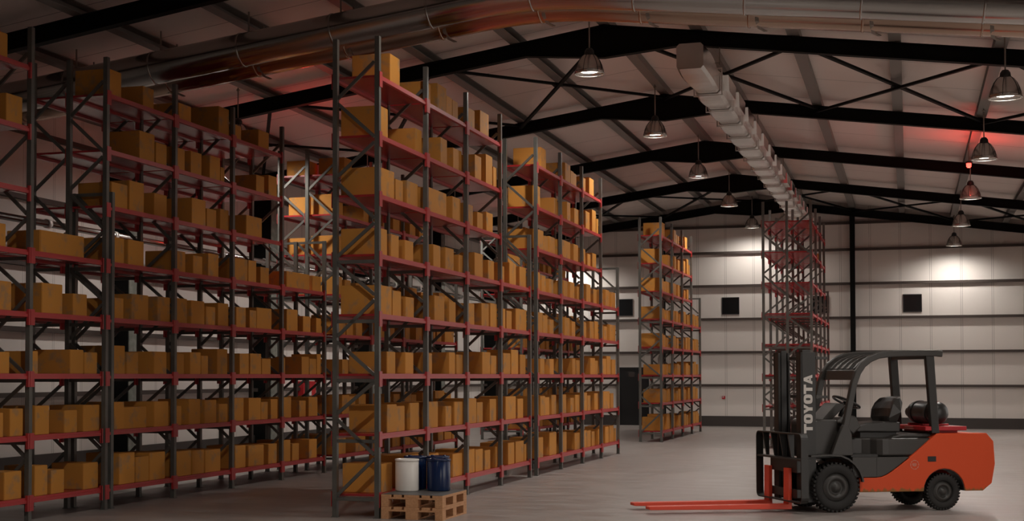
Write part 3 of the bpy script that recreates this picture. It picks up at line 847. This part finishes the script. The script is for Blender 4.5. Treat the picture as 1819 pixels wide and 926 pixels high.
# overhead guard
gp = [(.135, .99), (.175, 1.17), (.235, 1.45), (.292, 1.70), (.345, 1.84), (.42, 1.945), (.52, 2.02), (.64, 2.067), (.80, 2.088), (1.20, 2.10), (1.48, 2.10), (1.56, 2.09)]
for p, nm in ((.085, 'near'), (1.05, 'far')):
    F('guard_rail', MB().sweep([(s, p, z) for s, z in gp], .07, .085), M['truckgrey'], bevel=.012)
    F('guard_foot', MB().prism([(-.05, .745), (.26, .745), (.245, 1.02), (.205, 1.13), (.125, 1.15), (.06, 1.02)], 1, p-.036, p+.034), M['truckgrey'], bevel=.01)
    F('rear_pillar', MB().prism([(1.315, 2.06), (1.435, 2.06), (1.50, 1.03), (1.39, 1.03)], 1, p-.035, p+.035), M['truckdark'], bevel=.01)
F('guard_crossbeam', MB().prism([(.315, 1.74), (.375, 1.75), (.42, 1.90), (.35, 1.87)], 1, .12, 1.016), M['truckgrey'], bevel=.008)
for i in range(5):
    p = .24+.165*i
    F('guard_bar', MB().sweep([(s, p, z) for s, z in ((.385, 1.885), (.45, 1.955), (.54, 2.015), (.66, 2.055), (.80, 2.072), (1.40, 2.085))], .045, .035), M['truckgrey'])
F('guard_rear_crossbeam', MB().box(1.33, 1.42, .12, 1.016, 2.02, 2.085), M['truckgrey'], bevel=.008)
# mast
for p0, p1 in ((.10, .24), (.79, .93)):
    mb = MB()
    nr = p0 < .5
    sb = -.24 if nr else -.28
    mb.box(-.45, sb, p0 if nr else p1-.03, p0+.03 if nr else p1, .13, 2.11)            # web
    mb.box(-.45, -.415, p0, p1, .13, 2.11); mb.box(sb-.035, sb, p0, p1, .13, 2.11)       # flanges
    r_ = F('mast_rail', mb, M['truckdark'], bevel=.004)
    q0, q1 = (p0+.04, p1-.002) if nr else (p0+.002, p1-.04)
    F('inner_rail', MB().box(-.405, -.285 if nr else -.325, q0, q1, .17, 2.14), M['truckdark'], parent=r_, bevel=.004)
for z in (2.035, 1.515):
    F('mast_crossbar', MB().box(-.235, -.19, .10, .93, z-.022, z+.022).box(-.19, .05, .33, .37, z-.018, z+.018), M['truckgrey'], bevel=.004)
F('mast_foot', MB().box(-.44, -.26, .245, .785, .16, .24).box(-.24, -.05, .36, .67, .24, .42), M['truckdark'], bevel=.008)
for p in (.268, .775): F('lift_cylinder', MB().tube([(-.30, p, .24), (-.30, p, 2.0)], .014, 12), M['truckdark'])
# TOYOTA in bold capitals reading up the mast, letter tops towards the forks
def letter(ch, w, h):
    b = .34*w; t = .27*h
    if ch == 'T': return [[(0, h), (0, h-t), (w/2-b/2, h-t), (w/2-b/2, 0), (w/2+b/2, 0), (w/2+b/2, h-t), (w, h-t), (w, h)]]
    if ch == 'Y': return [[(0, h), (w*.36, h), (w*.5, h*.66), (w*.64, h), (w, h), (w/2+b/2, h*.42), (w/2+b/2, 0), (w/2-b/2, 0), (w/2-b/2, h*.42)]]
    if ch == 'O':
        out = []; n = 28
        def se(k, a, c_, e): 
            t_ = 2*math.pi*k/n; x, y = math.cos(t_), math.sin(t_)
            return (w/2 + a*math.copysign(abs(x)**e, x), h/2 + c_*math.copysign(abs(y)**e, y))
        for k in range(n):
            o0, o1 = se(k, w/2, h/2, .62), se(k+1, w/2, h/2, .62); i0, i1 = se(k, w*.13, h*.27, .7), se(k+1, w*.13, h*.27, .7)
            out.append([o0, o1, i1, i0])
        return out
    if ch == 'A':
        c1, c2 = w*.34, w*.66
        return [[(0, 0), (w*.31, 0), (w*.5, h*.62), (w*.5, h), (c1, h)], [(w, 0), (c2, h), (w*.5, h), (w*.5, h*.62), (w*.69, 0)],
                [(w*.24, h*.17), (w*.76, h*.17), (w*.68, h*.38), (w*.32, h*.38)]]
mb = MB(); z = 1.04; LH = .122
for ch in 'TOYOTA':
    w = .124
    for poly in letter(ch, w, LH): mb.prism([(-.285-y, z+x) for x, y in poly], 1, .0972, .0995)
    z += w + .0055
F('lettering', mb, M['letter'], label='off-white bold TOYOTA lettering')
# carriage with its load backrest and forks
def rrect(y0, y1, z0, z1, r):
    out = []
    for cy, cz, a0 in ((y1-r, z1-r, 0), (y0+r, z1-r, 90), (y0+r, z0+r, 180), (y1-r, z0+r, 270)):
        for k in range(5):
            a = R(a0+22.5*k); out.append((-.55, cy+r*math.cos(a), cz+r*math.sin(a)))
    return out
F('load_backrest', MB().sweep(rrect(-.215, 1.19, .145, 1.035, .07), .10, .016, side=(1, 0, 0), closed=True), M['truckdark'])
for p in (.20, .45, .72, .98):
    F('backrest_bar', MB().prism([(-.595, 1.025), (-.505, 1.025), (-.505, .72), (-.545, .72)], 1, p-.012, p+.012), M['truckdark'])
F('carriage_plate', MB().box(-.595, -.455, -.205, 1.18, .690, .715).box(-.51, -.455, .10, .93, .52, .69).box(-.51, -.455, .10, .93, .19, .30), M['truckdark'], bevel=.004)
for p0, p1 in ((.25, .405), (.865, 1.02)):
    fk = MB().prism([(-.512, .575), (-.56, .575), (-.565, .102), (-1.2, .100), (-2.46, .096), (-2.485, .090), (-2.485, .056), (-2.46, .050), (-1.2, .040), (-.55, .032), (-.512, .034)], 1, p0, p1)
    F('fork', fk, M['forkred'], bevel=.006)
# gas bottle on its red cradle
tk = F('gas_bottle', MB().lathe([(0, .17), (.06, .175), (.11, .20), (.145, .245), (.155, .29), (.155, .78), (.145, .825), (.11, .87), (.06, .895), (0, .90)], (1.60, 0, 1.295), 1, 36), M['tank'])
F('bottle_bands', MB().lathe([(.156, .33), (.163, .33), (.163, .37), (.156, .37)], (1.60, 0, 1.295), 1, 36, close=True).lathe([(.156, .70), (.163, .70), (.163, .74), (.156, .74)], (1.60, 0, 1.295), 1, 36, close=True), M['truckgrey'], parent=tk)
F('bottle_valve', MB().lathe([(.03, .895), (.03, .92), (.065, .93), (.075, .95), (.075, 1.0), (.05, 1.01), (0, 1.01)], (1.60, 0, 1.295), 1, 20), M['vinyl'], parent=tk)
cr = F('bottle_cradle', MB().box(1.30, 1.90, .06, 1.04, 1.066, 1.122).box(1.42, 1.78, .30, .34, 1.122, 1.15).box(1.42, 1.78, .70, .74, 1.122, 1.15).box(1.45, 1.85, .2, .9, 1.028, 1.066), M['redbox'], bevel=.006)
mb = MB(); rg = random.Random(3)
for zz in (1.106, 1.080):
    y = .60
    while y > .38:
        l = rg.uniform(.012, .03); mb.box(1.2985, 1.2998, y-l, y, zz-.0055, zz+.0055); y -= l+.009
F('cradle_marks', mb, M['emblem'])
# worn round emblem on the orange flank
em = MB(); EC = (1.13, .615)
def arcband(r0, r1, a0, a1, n=8):
    for k in range(n):
        b0, b1 = R(a0+(a1-a0)*k/n), R(a0+(a1-a0)*(k+1)/n)
        em.prism([(EC[0]+r0*math.cos(b0), EC[1]+r0*math.sin(b0)), (EC[0]+r1*math.cos(b0), EC[1]+r1*math.sin(b0)), (EC[0]+r1*math.cos(b1), EC[1]+r1*math.sin(b1)), (EC[0]+r0*math.cos(b1), EC[1]+r0*math.sin(b1))], 1, .0415, .0442)
for a0, a1 in ((-95, -60), (-50, -20), (-8, 18), (28, 52), (62, 118), (126, 150), (160, 196), (204, 232), (240, 258)): arcband(.054, .062, a0, a1, 4)
for z0, w0 in ((.018, .034), (.004, .038), (-.012, .03)): em.box(EC[0]-w0, EC[0]+w0*.8, .0415, .0442, EC[1]+z0-.004, EC[1]+z0+.003)
arcband(.012, .020, 180, 350, 6)
F('emblem', em, M['emblem'], label='worn pale round emblem')

# ------------------------------------------------------------------ fill daylight comes from the sky through the added right-wall openings


# ------------------------------------------------------------------ world, camera, view
w = bpy.data.worlds.new('hall_world'); SC.world = w; w.use_nodes = True
bg = w.node_tree.nodes['Background']
sky = w.node_tree.nodes.new('ShaderNodeTexSky'); sky.sky_type = 'HOSEK_WILKIE'; sky.turbidity = 9; sky.ground_albedo = .4
sky.sun_direction = Vector((-.5, -.6, .6)).normalized()
hs = w.node_tree.nodes.new('ShaderNodeHueSaturation'); hs.inputs['Saturation'].default_value = .06
tn = w.node_tree.nodes.new('ShaderNodeMix'); tn.data_type = 'RGBA'; tn.blend_type = 'MULTIPLY'; tn.inputs['Factor'].default_value = 1; tn.inputs['B'].default_value = (1, .925, .86, 1)
w.node_tree.links.new(sky.outputs[0], hs.inputs['Color']); w.node_tree.links.new(hs.outputs[0], tn.inputs['A']); w.node_tree.links.new(tn.outputs['Result'], bg.inputs[0])
bg.inputs[1].default_value = SKY
cd = bpy.data.cameras.new('camera'); cam = bpy.data.objects.new('camera', cd); COL.objects.link(cam)
cam.location = (0, 0, 1.8)
cam.rotation_euler = (R(90+1.6382), 0, R(19.1167))
cd.sensor_fit = 'HORIZONTAL'; cd.sensor_width = 36
cd.lens = 36*2607.67/1819
cd.shift_x = (909.5-710.54)/1819
cd.shift_y = (593.04-463)/1819
cd.clip_start = .05; cd.clip_end = 200
SC.camera = cam
SC.view_settings.view_transform = 'Standard'
SC.view_settings.look = 'None'
SC.view_settings.exposure = EXPOSURE
SC.view_settings.gamma = 1
SC.view_settings.use_curve_mapping = False
SC.cycles.use_denoising = True
SC.cycles.sample_clamp_indirect = 4
SC.cycles.max_bounces = 8
